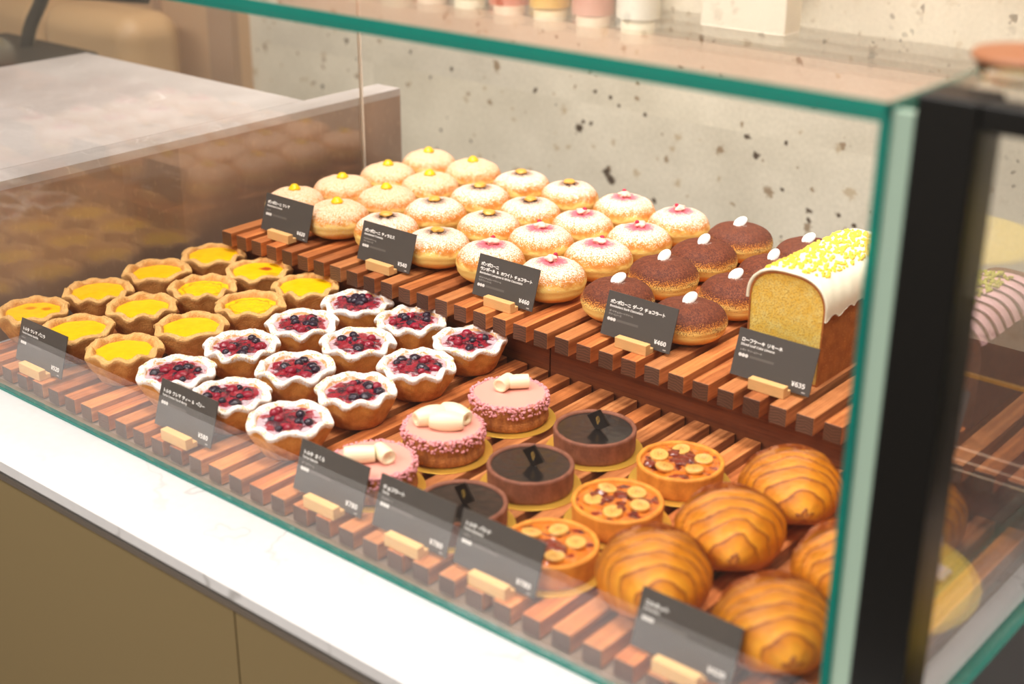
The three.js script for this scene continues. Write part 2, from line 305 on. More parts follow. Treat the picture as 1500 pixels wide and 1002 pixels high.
const KINDS = {
  custard: { desc: 'sugared custard bombolone', build(o, v) { part('custard_dot', lathe([[0, 0], [0.008, 0.0003], [0.0084, 0.002], [0.0072, 0.0038], [0.0058, 0.0046], [0.005, 0.0062], [0.003, 0.0074], [0, 0.0078]], 28), cream, o, [0, 0.0432, 0]); } },
  tiramisu: { desc: 'powdered tiramisu bombolone', build(o, v) { part('cream_dot', blob(2.2 + v, 0.0082, 0.007, 0.35), nutCream, o, [0, 0.0425, 0]); const g = []; const r = rng(31 + v); for (let i = 0; i < 14; i++) { const a = r() * TAU, d = 0.006 + r() * 0.009, b = blob(i, 0.0016 + r() * 0.0014, 0.002, 0.4); b.translate(Math.cos(a) * d, 0.0438 - d * d * 16, Math.sin(a) * d); g.push(b); } const m = part('cocoa_flakes', mergeGeometries(g), cocoa, o); m.userData.kind = 'stuff'; } },
  raspberry: { desc: 'powdered raspberry bombolone', build(o, v) { part('white_chocolate_piece', blob(5.1 + v, 0.0075, 0.0085, 0.7), blush, o, [0.001, 0.0425, 0]); part('raspberry_crumb', blob(8.4 + v, 0.0027, 0.0045, 0.5), berryRed, o, [v ? -0.004 : 0.003, 0.0485, v ? 0.002 : -0.003]); } },
  chocolate: { desc: 'cocoa dusted chocolate bombolone', build(o, v) { const g = new THREE.SphereGeometry(1, 24, 16); g.scale(0.0098, 0.0061, 0.0022); g.rotateZ(0.62); g.rotateX(-0.55); const m = part('almond', g, almondWhite, o, [0, 0.0475, 0]); m.rotation.y = 0.7; } },
};
const colX = { custard: [-1.403, -1.316], tiramisu: [-1.224, -1.135], raspberry: [-1.046, -0.957], chocolate: [-0.862, -0.766] };
const beside = { custard: ['along the stone divider', 'next to the tiramisu ones'], tiramisu: ['next to the custard ones', 'next to the raspberry ones'], raspberry: ['next to the tiramisu ones', 'next to the cocoa ones'], chocolate: ['next to the raspberry ones', 'next to the loaf cakes'] };
const rb = rng(99);
for (const kind of Object.keys(KINDS)) {
  const mat = std({ map: bombTex(kind), roughness: 0.75, bumpMap: grain, bumpScale: 0.0006 });
  const protos = [0, 1].map((v) => { const o = new THREE.Group(); o.name = kind + '_bombolone'; part('bun', bgeo[v], mat, o); KINDS[kind].build(o, v); return o; });
  for (let c = 0; c < 2; c++) for (let k = 0; k < 4; k++) {
    const pr = protos[(c + k) % 2], o = pr.clone(); o.name = numbered(pr.name);
    o.userData = { label: `${KINDS[kind].desc}, ${ORD[k]} from rack front in the row ${beside[kind][c]}`, category: 'bombolone', group: kind + ' bomboloni on the raised rack' };
    const sc = 0.96 + rb() * 0.04; o.scale.set(sc, 0.97 + rb() * 0.09, sc);
    o.rotation.y = kind === 'chocolate' ? (rb() - 0.5) * 0.5 : rb() * TAU;
    o.position.set(colX[kind][c] + (rb() - 0.5) * 0.006, S1, [-1.209, -1.302, -1.389, -1.476][k] + (rb() - 0.5) * 0.004);
    scene.add(o);
  }
}

// ---------------------------------------------------------------- small tarts in crimped crusts
function crustGeo(seed, lobes, amp) {
  const pts = [[0.0, 0.0004], [0.026, 0.0], [0.0315, 0.001], [0.0345, 0.006], [0.0385, 0.016], [0.0415, 0.025], [0.0432, 0.031], [0.0448, 0.0345], [0.0458, 0.0372], [0.0457, 0.0392], [0.0446, 0.0404], [0.0433, 0.0401], [0.0422, 0.0393], [0.041, 0.04], [0.0396, 0.0409], [0.038, 0.0404], [0.0364, 0.0388], [0.0348, 0.036], [0.033, 0.032], [0.0312, 0.0285]];
  const f = profileFn(pts), r0 = rng(Math.floor(seed * 100)), ph = Array.from({ length: lobes }, () => (r0() - 0.5) * 0.35), amps = Array.from({ length: lobes }, () => 0.65 + r0() * 0.7);
  return surface(180, 56, (u, v) => {
    const [r, y] = f(v), [c, s] = ring(u, 1), L = u * lobes, i = Math.floor(L) % lobes, t = L - Math.floor(L), a = amps[i] * (1 - t) + amps[(i + 1) % lobes] * t, jit = ph[i] * (1 - t) + ph[(i + 1) % lobes] * t;
    const wave = Math.cos((L + jit) * TAU), pt = wave > 0 ? Math.pow(wave, 0.8) : wave * 0.75;
    const up = sst(0.004, 0.034, y), inner = v > 0.7 ? sst(0.95, 0.72, v) : 1;
    let k = 1 + amp * a * pt * up * inner + 0.02 * noise(c * 2 + seed, s * 2, y * 40) * up;
    if (v > 0.8) k += 0.009 * Math.cos(u * TAU * 44 + noise(c * 3, s * 3, seed) * 3) * sst(0.8, 0.87, v);
    if (v > 0.5 && v < 0.8) k += 0.006 * noise(c * 12 + seed, s * 12, v * 14);
    const yy = y + up * (-0.0026 * a * pt + 0.0022 * noise(c * 2.4 + seed, s * 2.4, 3) + (v > 0.55 ? 0.0008 * noise(c * 14, s * 14, v * 20 + seed) : 0)) * (v > 0.9 ? sst(1.05, 0.9, v) : 1);
    const [x, z] = ring(u, r * k); return [x, yy, z];
  });
}
const eggCrust = std({ roughness: 0.72, bumpMap: grain, bumpScale: 0.0016, map: dataTex(1024, 512, (u, v) => {
  const [c, s] = ring(u, 1), n = noise(c * 5, s * 5, v * 12), f = noise(c * 22, s * 22, v * 50), g = noise(c * 60, s * 60, v * 120);
  let col = mix3([184, 118, 50], [206, 144, 72], sst(0.3, 0.62, v + n * 0.08)); col = mix3(col, [226, 174, 106], sst(0.66, 0.74, v) * sst(0.99, 0.86, v)); col = mix3(col, [214, 150, 80], sst(0.85, 0.95, v));
  return [col[0] + n * 16 + f * 14 + g * 12, col[1] + n * 18 + f * 14 + g * 12, col[2] + n * 16 + f * 12 + g * 10];
}) });
const berryCrust = std({ roughness: 0.8, bumpMap: grain, bumpScale: 0.0006, map: dataTex(1024, 512, (u, v) => {
  const [c, s] = ring(u, 1), n = noise(c * 5, s * 5, v * 12), n2 = noise(c * 2.6, s * 2.6, 8), f = noise(c * 26, s * 26, v * 55), g = noise(c * 70, s * 70, v * 130);
  let col = mix3([178, 108, 38], [214, 146, 66], sst(0.25, 0.6, v + n * 0.1)); col = [col[0] + n * 14 + f * 14, col[1] + n * 14 + f * 13, col[2] + n * 12 + f * 10];
  if (v > 0.88) col = [226 + n * 20, 158 + n * 26, 84 + n * 30];
  let w = sst(0.675, 0.715, v + n2 * 0.03 + n * 0.03 + f * 0.012) * (v > 0.9 ? 0.25 + 0.75 * sst(0.05, 0.3, n + f * 0.5 + n2 * 0.5) : 1);
  w *= clamp(0.93 + g * 0.35 - (n + f > 0.42 ? 0.55 : 0)); return mix3(col, [251, 247, 245], clamp(w));
}) });
function fillGeo(R, y, seed, bumpy, dome = 0) { return surface(96, 22, (u, v) => { const [c, s] = ring(u, 1), k = Math.sin(v * Math.PI / 2), [x, z] = ring(u, R * (1 - v)); return [x, y + dome * k + bumpy * fbm(x * 120 + seed, z * 120, seed, 3) * sst(0, 0.12, v), z]; }); }
// planar uv on a filling so that its print is laid flat
function flatUV(g, R) { const p = g.attributes.position, uv = g.attributes.uv; for (let i = 0; i < p.count; i++) uv.setXY(i, 0.5 + p.getX(i) / (2 * R), 0.5 + p.getZ(i) / (2 * R)); return g; }
function custardMat(kind) {
  return phys({ roughness: 0.32, map: dataTex(256, 256, (u, v) => {
    const x = u * 2 - 1, y = v * 2 - 1, d = Math.hypot(x, y), n = fbm(u * 6, v * 6, kind * 3 + 1, 4), f = noise(u * 50, v * 50, 3);
    let c = [252 + n * 6, 196 + n * 18 + f * 4, 2 + n * 6];
    const patch = (px, py, r, col, k) => { const q = Math.hypot(x - px, (y - py) * 1.1) / r * (1 + 0.5 * n); c = mix3(c, col, sst(1, 0.35, q) * k); };
    if (kind === 1) { patch(-0.25, -0.3, 0.26, [214, 112, 20], 0.75); patch(0.35, -0.35, 0.24, [214, 108, 20], 0.8); }
    if (kind === 2) { patch(0.25, -0.25, 0.3, [176, 62, 28], 0.95); patch(0.7, 0.3, 0.3, [226, 150, 40], 0.6); }
    if (kind === 3) { const q = Math.abs(d - 0.72 + n * 0.25); c = mix3(c, [208, 122, 22], sst(0.06, 0.0, q) * 0.75); }
    c = mix3(c, [214, 140, 40], sst(0.93, 1.0, d + n * 0.08) * 0.8); return c;
  }) });
}
const crusts = [crustGeo(1.37, 8, 0.055), crustGeo(4.21, 9, 0.05), crustGeo(7.93, 7, 0.06)];
const custards = [0, 1, 2, 3].map(custardMat), custardGeo = [flatUV(fillGeo(0.0336, 0.0308, 2, 0.0004, 0.001), 0.0336), flatUV(fillGeo(0.0335, 0.03, 5, 0.0022, 0.0005), 0.0335)];
const tartX = [-1.441, -1.349, -1.2575], berryX = [-1.165, -1.074, -0.982], rowZ = [-0.8245, -0.916, -1.0065, -1.0965];
const rt = rng(41);
for (let c = 0; c < 3; c++) for (let k = 0; k < 4; k++) {
  const fk = c === 0 && k === 0 ? 1 : c === 1 && k === 3 ? 2 : (c === 1 && k === 2) || (c === 2 && k === 2) ? 3 : 0;
  const extra = fk === 1 ? 'with two brown scorch spots' : fk === 2 ? 'with one red brown spot' : fk === 3 ? 'with a wrinkled browned ring' : 'with plain filling';
  const o = thing('custard_tart', `yellow custard tart ${extra}, ${ORD[k]} from rack front, ${['row along divider', 'middle row', 'row beside berry tarts'][c]}`, 'tart', [tartX[c] + (rt() - 0.5) * 0.003, S0, rowZ[k] + (rt() - 0.5) * 0.003], 'custard tarts on the low rack');
  o.rotation.y = fk ? 0.5 : rt() * TAU; const m = part('crust', crusts[(c * 2 + k) % 3], eggCrust, o); m.rotation.y = rt() * TAU; m.scale.set(0.925, (k === 3 ? 0.84 : 0.87) + rt() * (k === 3 ? 0.02 : 0.05), 0.925);
  part('custard', custardGeo[fk === 3 ? 1 : 0], custards[fk], o);
}
const jams = [0, 1, 2].map((k) => phys({ roughness: 0.25, bumpMap: grain, bumpScale: 0.0008, map: dataTex(256, 256, (u, v) => {
  const x = u * 2 - 1, y = v * 2 - 1, d = Math.hypot(x, y), n = fbm(u * 5 + k * 9, v * 5, k * 5, 4), f = noise(u * 40, v * 40, k), g = noise(u * 100, v * 100, 7), w = noise(u * 9 + k * 3, v * 9, 5);
  let c = mix3([150, 22, 42], [64, 16, 34], sst(-0.1, 0.3, n)); c = mix3(c, [44, 22, 40], sst(0.18, 0.36, w)); c = mix3(c, [226, 90, 92], sst(0.3, 0.5, f) * 0.5);
  const dust = 0.26 * sst(-0.1, 0.25, fbm(u * 4 + k, v * 4, 9, 3)) + sst(0.58, 1.1, d + n * 0.35 + w * 0.25); if (g * 0.5 + 0.5 < dust * 1.1) c = mix3(c, [240, 222, 228], 0.8); return c;
}) }));
const jamGeo = [0, 1, 2].map((k) => flatUV(fillGeo(0.0338, 0.0315, 3 + k * 4, 0.0034, 0.002), 0.0335));
const blueberry = phys({ color: new THREE.Color(0x2a1d2e), roughness: 0.22 }), redberry = phys({ color: new THREE.Color(0x8f1530), roughness: 0.2 });
const berryG = [blob(1.1, 0.0052, 0.0085, 0.12), blob(3.7, 0.0042, 0.0068, 0.2), blob(5.5, 0.006, 0.0075, 0.3)];
for (let c = 0; c < 3; c++) for (let k = 0; k < 4; k++) {
  const o = thing('berry_tart', `sugar dusted mixed berry tart, ${ORD[k]} from rack front, ${['row beside custard tarts', 'middle berry row', 'row beside pink tarts'][c]}`, 'tart', [berryX[c] + (rt() - 0.5) * 0.003, S0, rowZ[k] + (rt() - 0.5) * 0.003], 'berry tarts on the low rack');
  const m = part('crust', crusts[(c + k) % 3], berryCrust, o); m.rotation.y = rt() * TAU; m.scale.set(0.925, 0.87 + rt() * 0.05, 0.925);
  const j = part('berry_filling', jamGeo[(c + k * 2) % 3], jams[(c * 2 + k) % 3], o); j.rotation.y = rt() * TAU;
  for (let i = 0; i < 11; i++) { const a = rt() * TAU, d = Math.sqrt(rt()) * 0.024, b = part('berry', berryG[Math.floor(rt() * 3)], rt() < 0.6 ? blueberry : redberry, j, [Math.cos(a) * d, 0.0292 + (0.024 - d) * 0.07, Math.sin(a) * d]); b.rotation.set(0, rt() * 6, 0); }
}

// ---------------------------------------------------------------- round tarts on gold boards
const gold = phys({ color: new THREE.Color(0xe9bb4c), metalness: 0.55, roughness: 0.3 });
const goldDisc = lathe([[0, 0], [0.0492, 0], [0.0495, 0.0006], [0.0492, 0.0012], [0, 0.0012]], 72);
const goldMark = (() => { const c = document.createElement('canvas'); c.width = c.height = 128; const x = c.getContext('2d'); x.fillStyle = '#1e1512'; x.fillRect(0, 0, 128, 128); x.strokeStyle = '#c9a04a'; x.lineWidth = 5; x.lineCap = 'round'; x.beginPath(); x.moveTo(44, 88); x.quadraticCurveTo(50, 52, 84, 38); x.quadraticCurveTo(88, 66, 60, 78); x.moveTo(48, 84); x.lineTo(72, 54); x.moveTo(54, 60); x.quadraticCurveTo(60, 44, 70, 40); x.stroke(); const t = new THREE.CanvasTexture(c); t.colorSpace = THREE.SRGBColorSpace; return t; })();
const rowsC = [-0.822, -0.92, -1.022], RN = ['front', 'middle', 'back'];
function board(kindName, x, z) { return solo('gold_cake_board', goldDisc, gold, `round gold card under the ${kindName}`, 'cake board', [x, S0, z], 'gold boards under round tarts'); }
// pink tarts
const biscuit = std({ roughness: 0.85, bumpMap: grain, bumpScale: 0.0016, map: dataTex(512, 128, (u, v) => { const [c, s] = ring(u, 1), n = noise(c * 7, s * 7, v * 6), f = noise(c * 30, s * 30, v * 22); return [176 + n * 34 + f * 26, 104 + n * 30 + f * 22, 44 + n * 20 + f * 16]; }) });
const pinkGlaze = phys({ color: new THREE.Color(0xeea596), roughness: 0.38 });
const pinkCrumb = std({ color: new THREE.Color(0xeda3a8), roughness: 0.7 });
const whiteChoc = phys({ color: new THREE.Color(0xf7ecc6), roughness: 0.4 });
const pinkBody = surface(120, 30, (() => { const f = profileFn([[0, 0], [0.038, 0], [0.0415, 0.0015], [0.0418, 0.008], [0.0405, 0.0115], [0.0395, 0.0125], [0.041, 0.014], [0.0415, 0.02], [0.0405, 0.025], [0.038, 0.0268], [0, 0.0268]]); return (u, v) => { const [r, y] = f(v), [c, s] = ring(u, 1), [x, z] = ring(u, r * (1 + 0.012 * noise(c * 6, s * 6, y * 200))); return [x, y, z]; }; })());
const pinkTop = lathe([[0.0395, 0.0262], [0.0388, 0.0284], [0.037, 0.0292], [0, 0.0294]], 72);
function crumbs(n, seed, place, s0, s1) { const r = rng(seed), g = []; for (let i = 0; i < n; i++) { const b = new THREE.IcosahedronGeometry(s0 + r() * (s1 - s0), 0), q = place(r); b.scale(1, 0.7 + r() * 0.4, 0.8 + r() * 0.4); b.rotateX(r() * 3); b.rotateY(r() * 6); b.translate(...q); g.push(b); } return mergeGeometries(g); }
const pinkCrumbs = [71, 72].map((sd) => crumbs(620, sd, (r) => { const a = r() * TAU, k = r(), low = 0.0135 + 0.008 * (0.5 + 0.5 * noise(Math.cos(a) * 3, Math.sin(a) * 3, sd)); const y = k < 0.45 ? 0.0275 + r() * 0.002 : low + (0.0285 - low) * r(), rad = k < 0.45 ? 0.0365 + r() * 0.0045 : 0.0413 + r() * 0.001; return [Math.cos(a) * rad, y, Math.sin(a) * rad]; }, 0.0008, 0.0019));
// white chocolate curls: a rolled scroll, hollow at its ends
function scroll(len, R, belly) {
  const pts = []; const N = 16;
  for (let i = 0; i <= N; i++) { const t = i / N; pts.push([R * (1 - belly + belly * Math.sin(Math.PI * clamp(0.12 + t * 0.76))), (t - 0.5) * len]); }
  pts.push([R * (1 - belly) * 0.75, len * 0.5], [R * (1 - belly) * 0.62, len * 0.44], [R * 0.25, len * 0.38], [0, len * 0.37]);
  pts.unshift([0, -len * 0.37], [R * 0.25, -len * 0.38], [R * (1 - belly) * 0.62, -len * 0.44], [R * (1 - belly) * 0.75, -len * 0.5]);
  const f = profileFn(pts), g = surface(40, 60, (u, v) => { const [r, y] = f(v), k = 1 + 0.11 * (u < 0.5 ? u * 2 : 2 - u * 2) * Math.sin(u * 9) ; const [x, z] = ring(u, r * k); return [x, y, z]; });
  g.rotateZ(Math.PI / 2); return g;
}
const curlA = scroll(0.021, 0.0078, 0.06), curlB = scroll(0.034, 0.0105, 0.5), curlC = scroll(0.029, 0.0085, 0.12);
const curlSets = [[[curlC, -0.012, 0.006, 0.1, 0], [curlA, 0.0105, 0.004, -1.0, 0]], [[curlB, -0.013, -0.004, 0.55, 0], [curlB, 0.004, 0.009, -0.1, 0], [curlB, 0.012, -0.009, -0.75, 0]], [[curlA, -0.005, -0.007, 1.05, 0], [curlA, 0.010, -0.010, 0.15, 0]]];
for (let k = 0; k < 3; k++) {
  const x = -0.861, z = rowsC[k]; board(`${RN[k]} pink tart`, x, z);
  const o = thing('pink_tart', ['pink glazed tart with a log curl and an upright curl, behind cards', 'pink glazed tart with three pointed white chocolate curls', 'pink glazed tart with two short white chocolate rolls'][k], 'tart', [x, S0 + 0.0012, z], 'pink tarts on gold boards');
  o.scale.setScalar(1.0); const q = part('biscuit_base', pinkBody, biscuit, o); q.rotation.y = k; const gz = part('glaze', pinkTop, pinkGlaze, o);
  const cm = part('pink_crumbs', pinkCrumbs[k % 2], pinkCrumb, o); cm.userData.kind = 'stuff'; cm.rotation.y = k * 1.7;
  // curls are laid in the direction the photograph shows
  for (const [g, cx, cz, ry] of curlSets[k]) { const ca = Math.cos(0.7), sa = Math.sin(0.7), m = part('white_chocolate_curl', g, whiteChoc, gz, [cx * ca + cz * sa, 0.0368, -cx * sa + cz * ca]); m.rotation.y = 0.7 + ry; }
}
// chocolate tarts
const chocRing = std({ roughness: 0.7, bumpMap: grain, bumpScale: 0.0006, map: dataTex(512, 128, (u, v) => { const [c, s] = ring(u, 1), n = noise(c * 6, s * 6, v * 5), f = noise(c * 30, s * 30, v * 22); return [134 + n * 20 + f * 14, 80 + n * 16 + f * 12, 58 + n * 14 + f * 10]; }) });
const ganache = phys({ color: new THREE.Color(0x1d1918), roughness: 0.22, clearcoat: 0.2, clearcoatRoughness: 0.1 });
const ringShell = (h) => { const f = profileFn([[0.0, 0], [0.0405, 0], [0.0412, 0.0012], [0.0422, h - 0.0016], [0.0418, h - 0.0003], [0.041, h], [0.0388, h], [0.0379, h - 0.0006], [0.0372, h - 0.005]]); return surface(120, 36, (u, v) => { const [r, y] = f(v), [c, s] = ring(u, 1), [x, z] = ring(u, r * (1 + 0.006 * noise(c * 5, s * 5, y * 80))); return [x, y + 0.0005 * noise(c * 4, s * 4, 2) * (v > 0.4 ? 1 : 0), z]; }); };
const shell24 = ringShell(0.024), shell22 = ringShell(0.0235);
const ganTop = flatUV(fillGeo(0.0386, 0.0218, 4, 0.0003, 0.0002), 0.04);
const plaqueFace = std({ map: goldMark, roughness: 0.35 }), plaqueSide = std({ color: new THREE.Color(0x1e1512), roughness: 0.4 });
const plaqueGeo = (() => { const g = box(0.019, 0.019, 0.0018); g.rotateZ(Math.PI / 4); g.translate(0, 0.0125, 0); return g; })();
for (let k = 0; k < 3; k++) {
  const x = -0.749, z = rowsC[k] - 0.001; board(`${RN[k]} dark chocolate tart`, x, z);
  const o = thing('chocolate_tart', ['dark ganache tart with plaque, partly behind the price cards', 'dark ganache tart between pink tart and banana tart, middle of three', 'dark ganache tart nearest the raised rack, with diamond plaque'][k], 'tart', [x, S0 + 0.0012, z], 'chocolate tarts on gold boards');
  part('cocoa_crust', shell24, chocRing, o); const gn = part('ganache', ganTop, ganache, o);
  const p = part('chocolate_plaque', plaqueGeo, [plaqueSide, plaqueSide, plaqueSide, plaqueSide, plaqueFace, plaqueFace], gn, [0.002, 0.0205, -0.001]); p.rotation.set(0.1, -0.1 + k * 0.08, -0.16, 'YXZ');
}
// caramel banana tarts
const orangeRing = std({ roughness: 0.65, bumpMap: grain, bumpScale: 0.0006, map: dataTex(512, 128, (u, v) => { const [c, s] = ring(u, 1), n = noise(c * 5, s * 5, v * 5), f = noise(c * 30, s * 30, v * 24); const col = mix3([190, 104, 28], [224, 142, 46], sst(0.45, 0.75, v)); return [col[0] + n * 22 + f * 14, col[1] + n * 22 + f * 12, col[2] + n * 14 + f * 8]; }) });
const caramel = [0, 1, 2].map((k) => phys({ roughness: 0.1, clearcoat: 1, clearcoatRoughness: 0.05, map: dataTex(256, 256, (u, v) => { const n = fbm(u * 5 + k * 5, v * 5, k * 4, 4), w = noise(u * 7 + k, v * 7, 3 + k), f = noise(u * 40, v * 40, 1); let c = mix3([196, 96, 20], [220, 132, 42], 0.5 + n); c = mix3(c, [134, 44, 22], sst(0.08, 0.3, w + n * 0.3)); c = mix3(c, [92, 32, 24], sst(0.3, 0.5, w)); return [c[0] + f * 10, c[1] + f * 10, c[2] + f * 6]; }) }));
const caramelGeo = [0, 1, 2].map((k) => flatUV(fillGeo(0.0386, 0.0205, 8 + k * 3, 0.0042, 0.0012), 0.04));
const bananaTop = phys({ roughness: 0.2, clearcoat: 0.8, map: dataTex(128, 128, (u, v) => { const x = u * 2 - 1, y = v * 2 - 1, d = Math.hypot(x, y), a = Math.atan2(y, x), n = noise(u * 12, v * 12, 2); let c = [226 + n * 12, 172 + n * 20, 88 + n * 22]; c = mix3(c, [206, 150, 66], sst(0.12, 0.0, Math.abs(d - 0.5 - 0.06 * Math.cos(a * 3))) * 0.7); c = mix3(c, [150, 96, 40], (0.5 + 0.5 * Math.cos(a * 3)) * sst(0.4, 0.15, d) * sst(0.02, 0.12, d)); c = mix3(c, [220, 160, 74], sst(0.85, 1, d)); return c; }) });
const sliceGeo = flatUV(lathe([[0, 0], [0.0085, 0], [0.0092, 0.0012], [0.009, 0.003], [0.0082, 0.0036], [0, 0.0036]], 30), 0.0095);
const lumpM = phys({ color: new THREE.Color(0x7a2e18), roughness: 0.08, clearcoat: 1 });
const lumpG = [blob(2.5, 0.0062, 0.006, 0.5), blob(6.2, 0.0048, 0.005, 0.6)];
for (let k = 0; k < 3; k++) {
  const x = -0.644, z = rowsC[k] + 0.002; board(`${RN[k]} banana caramel tart`, x, z);
  const o = thing('banana_tart', ['caramel banana tart partly behind the price card', 'caramel banana tart in the middle of three, beside a croissant', 'caramel banana tart nearest the raised rack'][k], 'tart', [x, S0 + 0.0012, z], 'banana tarts on gold boards');
  const q = part('tart_crust', shell22, orangeRing, o); q.rotation.y = k * 2;
  const f = part('caramel_filling', caramelGeo[k], caramel[k], o); const r = rng(300 + k);
  for (let i = 0; i < 5; i++) { const a = i * 1.257 + 0.5 + k * 0.5 + r() * 0.3, d = i === 4 ? 0.022 : 0.0225, m = part('banana_slice', sliceGeo, bananaTop, f, [Math.cos(a) * d, 0.0205 + r() * 0.001, Math.sin(a) * d]); m.rotation.set((r() - 0.5) * 0.3, r() * 3, (r() - 0.5) * 0.3); }
  for (let i = 0; i < 9; i++) { const a = r() * TAU, d = r() * 0.03; part('caramel_lump', lumpG[i % 2], lumpM, f, [Math.cos(a) * d, 0.0192, Math.sin(a) * d]).rotation.y = r() * 6; }
}

// ---------------------------------------------------------------- croissants
function croissantGeo(seed, bend) {
  const LEN = 0.125, R = 0.041, lin = (h) => new THREE.Color(h);
  const crest = lin(0x823a04), gold1 = lin(0xdb8408), gold2 = lin(0xf3aa22), deep = lin(0xac5806);
  const step = (w) => { const e = Math.abs(w); return e; };
  return surface(72, 230, (u, v) => {
    const w = (v - 0.5) * 2, e = Math.abs(w), sgn = Math.sign(w) || 1;              // -1..1 along the roll
    const [c, s] = ring(u + 0.25, 1);
    const q = (e * 6.6 - e * e * 0.9) + 0.42 * noise(c * 1.7 + seed, s * 1.7, sgn * 3 + e * 2) + 0.08 * (s * sgn), lay = Math.floor(q + 0.55), fr = q + 0.55 - lay;
    const env = Math.pow(Math.max(0, 1 - Math.pow(e, 1.75)), 0.74);
    const lip = 0.18 * (1 - sst(0.0, 1.0, fr)) * sst(0.0, 0.06, fr + (lay === 0 ? 1 : 0)) * (1 - e * 0.55);
    const r = R * env * (0.9 + lip + (lay === 0 ? 0.07 : 0)) * (1 + 0.05 * noise(c * 1.3 + seed, s * 1.3, w * 3)) + 0.0007 * noise(c * 6, s * 6, w * 60 + seed) * env;
    let x = c * r * 1.08, y = s * r * 0.84; if (y < -0.024 * env) y = -0.024 * env + (y + 0.024 * env) * 0.15;
    return [x + bend * (w * w - 0.3), y + 0.0245, w * LEN * 0.5];
  }, (u, v) => {
    const w = (v - 0.5) * 2, e = Math.abs(w), sgn = Math.sign(w) || 1, [c, s] = ring(u + 0.25, 1);
    const q = (e * 6.6 - e * e * 0.9) + 0.42 * noise(c * 1.7 + seed, s * 1.7, sgn * 3 + e * 2) + 0.08 * (s * sgn), lay = Math.floor(q + 0.55), fr = q + 0.55 - lay;
    const col = gold1.clone(), n = noise(c * 3 + seed, s * 3, w * 8), streak = noise(c * 2.5, s * 2.5, w * 46 + seed);
    col.lerp(gold2, clamp(sst(0.25, 0.8, fr) * 0.7 + streak * 0.5));
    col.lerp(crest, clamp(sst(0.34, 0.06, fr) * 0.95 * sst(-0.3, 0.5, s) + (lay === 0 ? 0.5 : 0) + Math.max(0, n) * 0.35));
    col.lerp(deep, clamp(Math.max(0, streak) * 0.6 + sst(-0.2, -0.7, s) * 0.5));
    return [col.r, col.g, col.b];
  });
}
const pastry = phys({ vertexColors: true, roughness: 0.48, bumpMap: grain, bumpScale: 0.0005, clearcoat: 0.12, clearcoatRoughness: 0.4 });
const crG = [croissantGeo(2.1, 0.006), croissantGeo(6.6, -0.005)];
[[-0.532, -1.035, 0.62, 'croissant nearest the raised rack, beside a banana tart'], [-0.535, -0.93, 0.68, 'croissant in the middle of the row beside the banana tarts'], [-0.54, -0.828, 0.6, 'croissant behind the croissant price card'], [-0.428, -0.943, 0.72, 'croissant between two others, close to the right glass pane'], [-0.43, -0.83, 0.66, 'front croissant close to the right pane and the glass corner'], [-0.424, -1.05, 0.66, 'croissant in the back corner by the right glass pane']].forEach(([x, z, a, label], i) => {
  const o = thing('croissant', 'golden layered ' + label, 'croissant', [x, S0, z], 'croissants on the low rack'); o.rotation.y = a;
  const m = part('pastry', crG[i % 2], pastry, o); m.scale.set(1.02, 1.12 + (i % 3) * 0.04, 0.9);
});

// ---------------------------------------------------------------- loaf cakes
function loafShape(w, side, top, inset = 0) {
  const s = new THREE.Shape(), h = w / 2 - inset; s.moveTo(-h * 0.97, inset); s.lineTo(h * 0.97, inset); s.lineTo(h, side - 0.008);
  const N = 24; for (let i = 0; i <= N; i++) { const a = Math.PI * i / N, k = Math.sin(a); s.lineTo(h * Math.sign(Math.cos(a)) * Math.pow(Math.abs(Math.cos(a)), 0.75), side - 0.008 + (top - inset - side + 0.008) * Math.pow(k, 0.85)); }
  s.lineTo(-h * 0.97, inset); return s;
}
const arcY = (t, side, top) => { const a = Math.acos(clamp(Math.pow(Math.abs(t), 1 / 0.75), 0, 1)); return side - 0.008 + (top - side + 0.008) * Math.pow(Math.sin(a), 0.85); };
const crumbTex = (A, B, C) => dataTex(512, 512, (u, v) => { const n = fbm(u * 9, v * 9, 2, 3), f = noise(u * 44, v * 60, 4), g = noise(u * 90, v * 110, 9); let c = mix3(A, B, clamp(0.5 + n + f * 0.9)); if (f + g * 0.8 > 0.26) c = mix3(c, C, 0.8); return c; });
const crustTex = (A, B, C) => dataTex(512, 512, (u, v) => { const n = fbm(u * 7, v * 7, 5, 4), f = noise(u * 60, v * 60, 4); let c = mix3(A, B, clamp(0.5 + n * 1.3)); if (f > 0.48) c = mix3(c, C, 0.7); return c; });
const W = 0.086, SIDE = 0.086, TOP = 0.112;
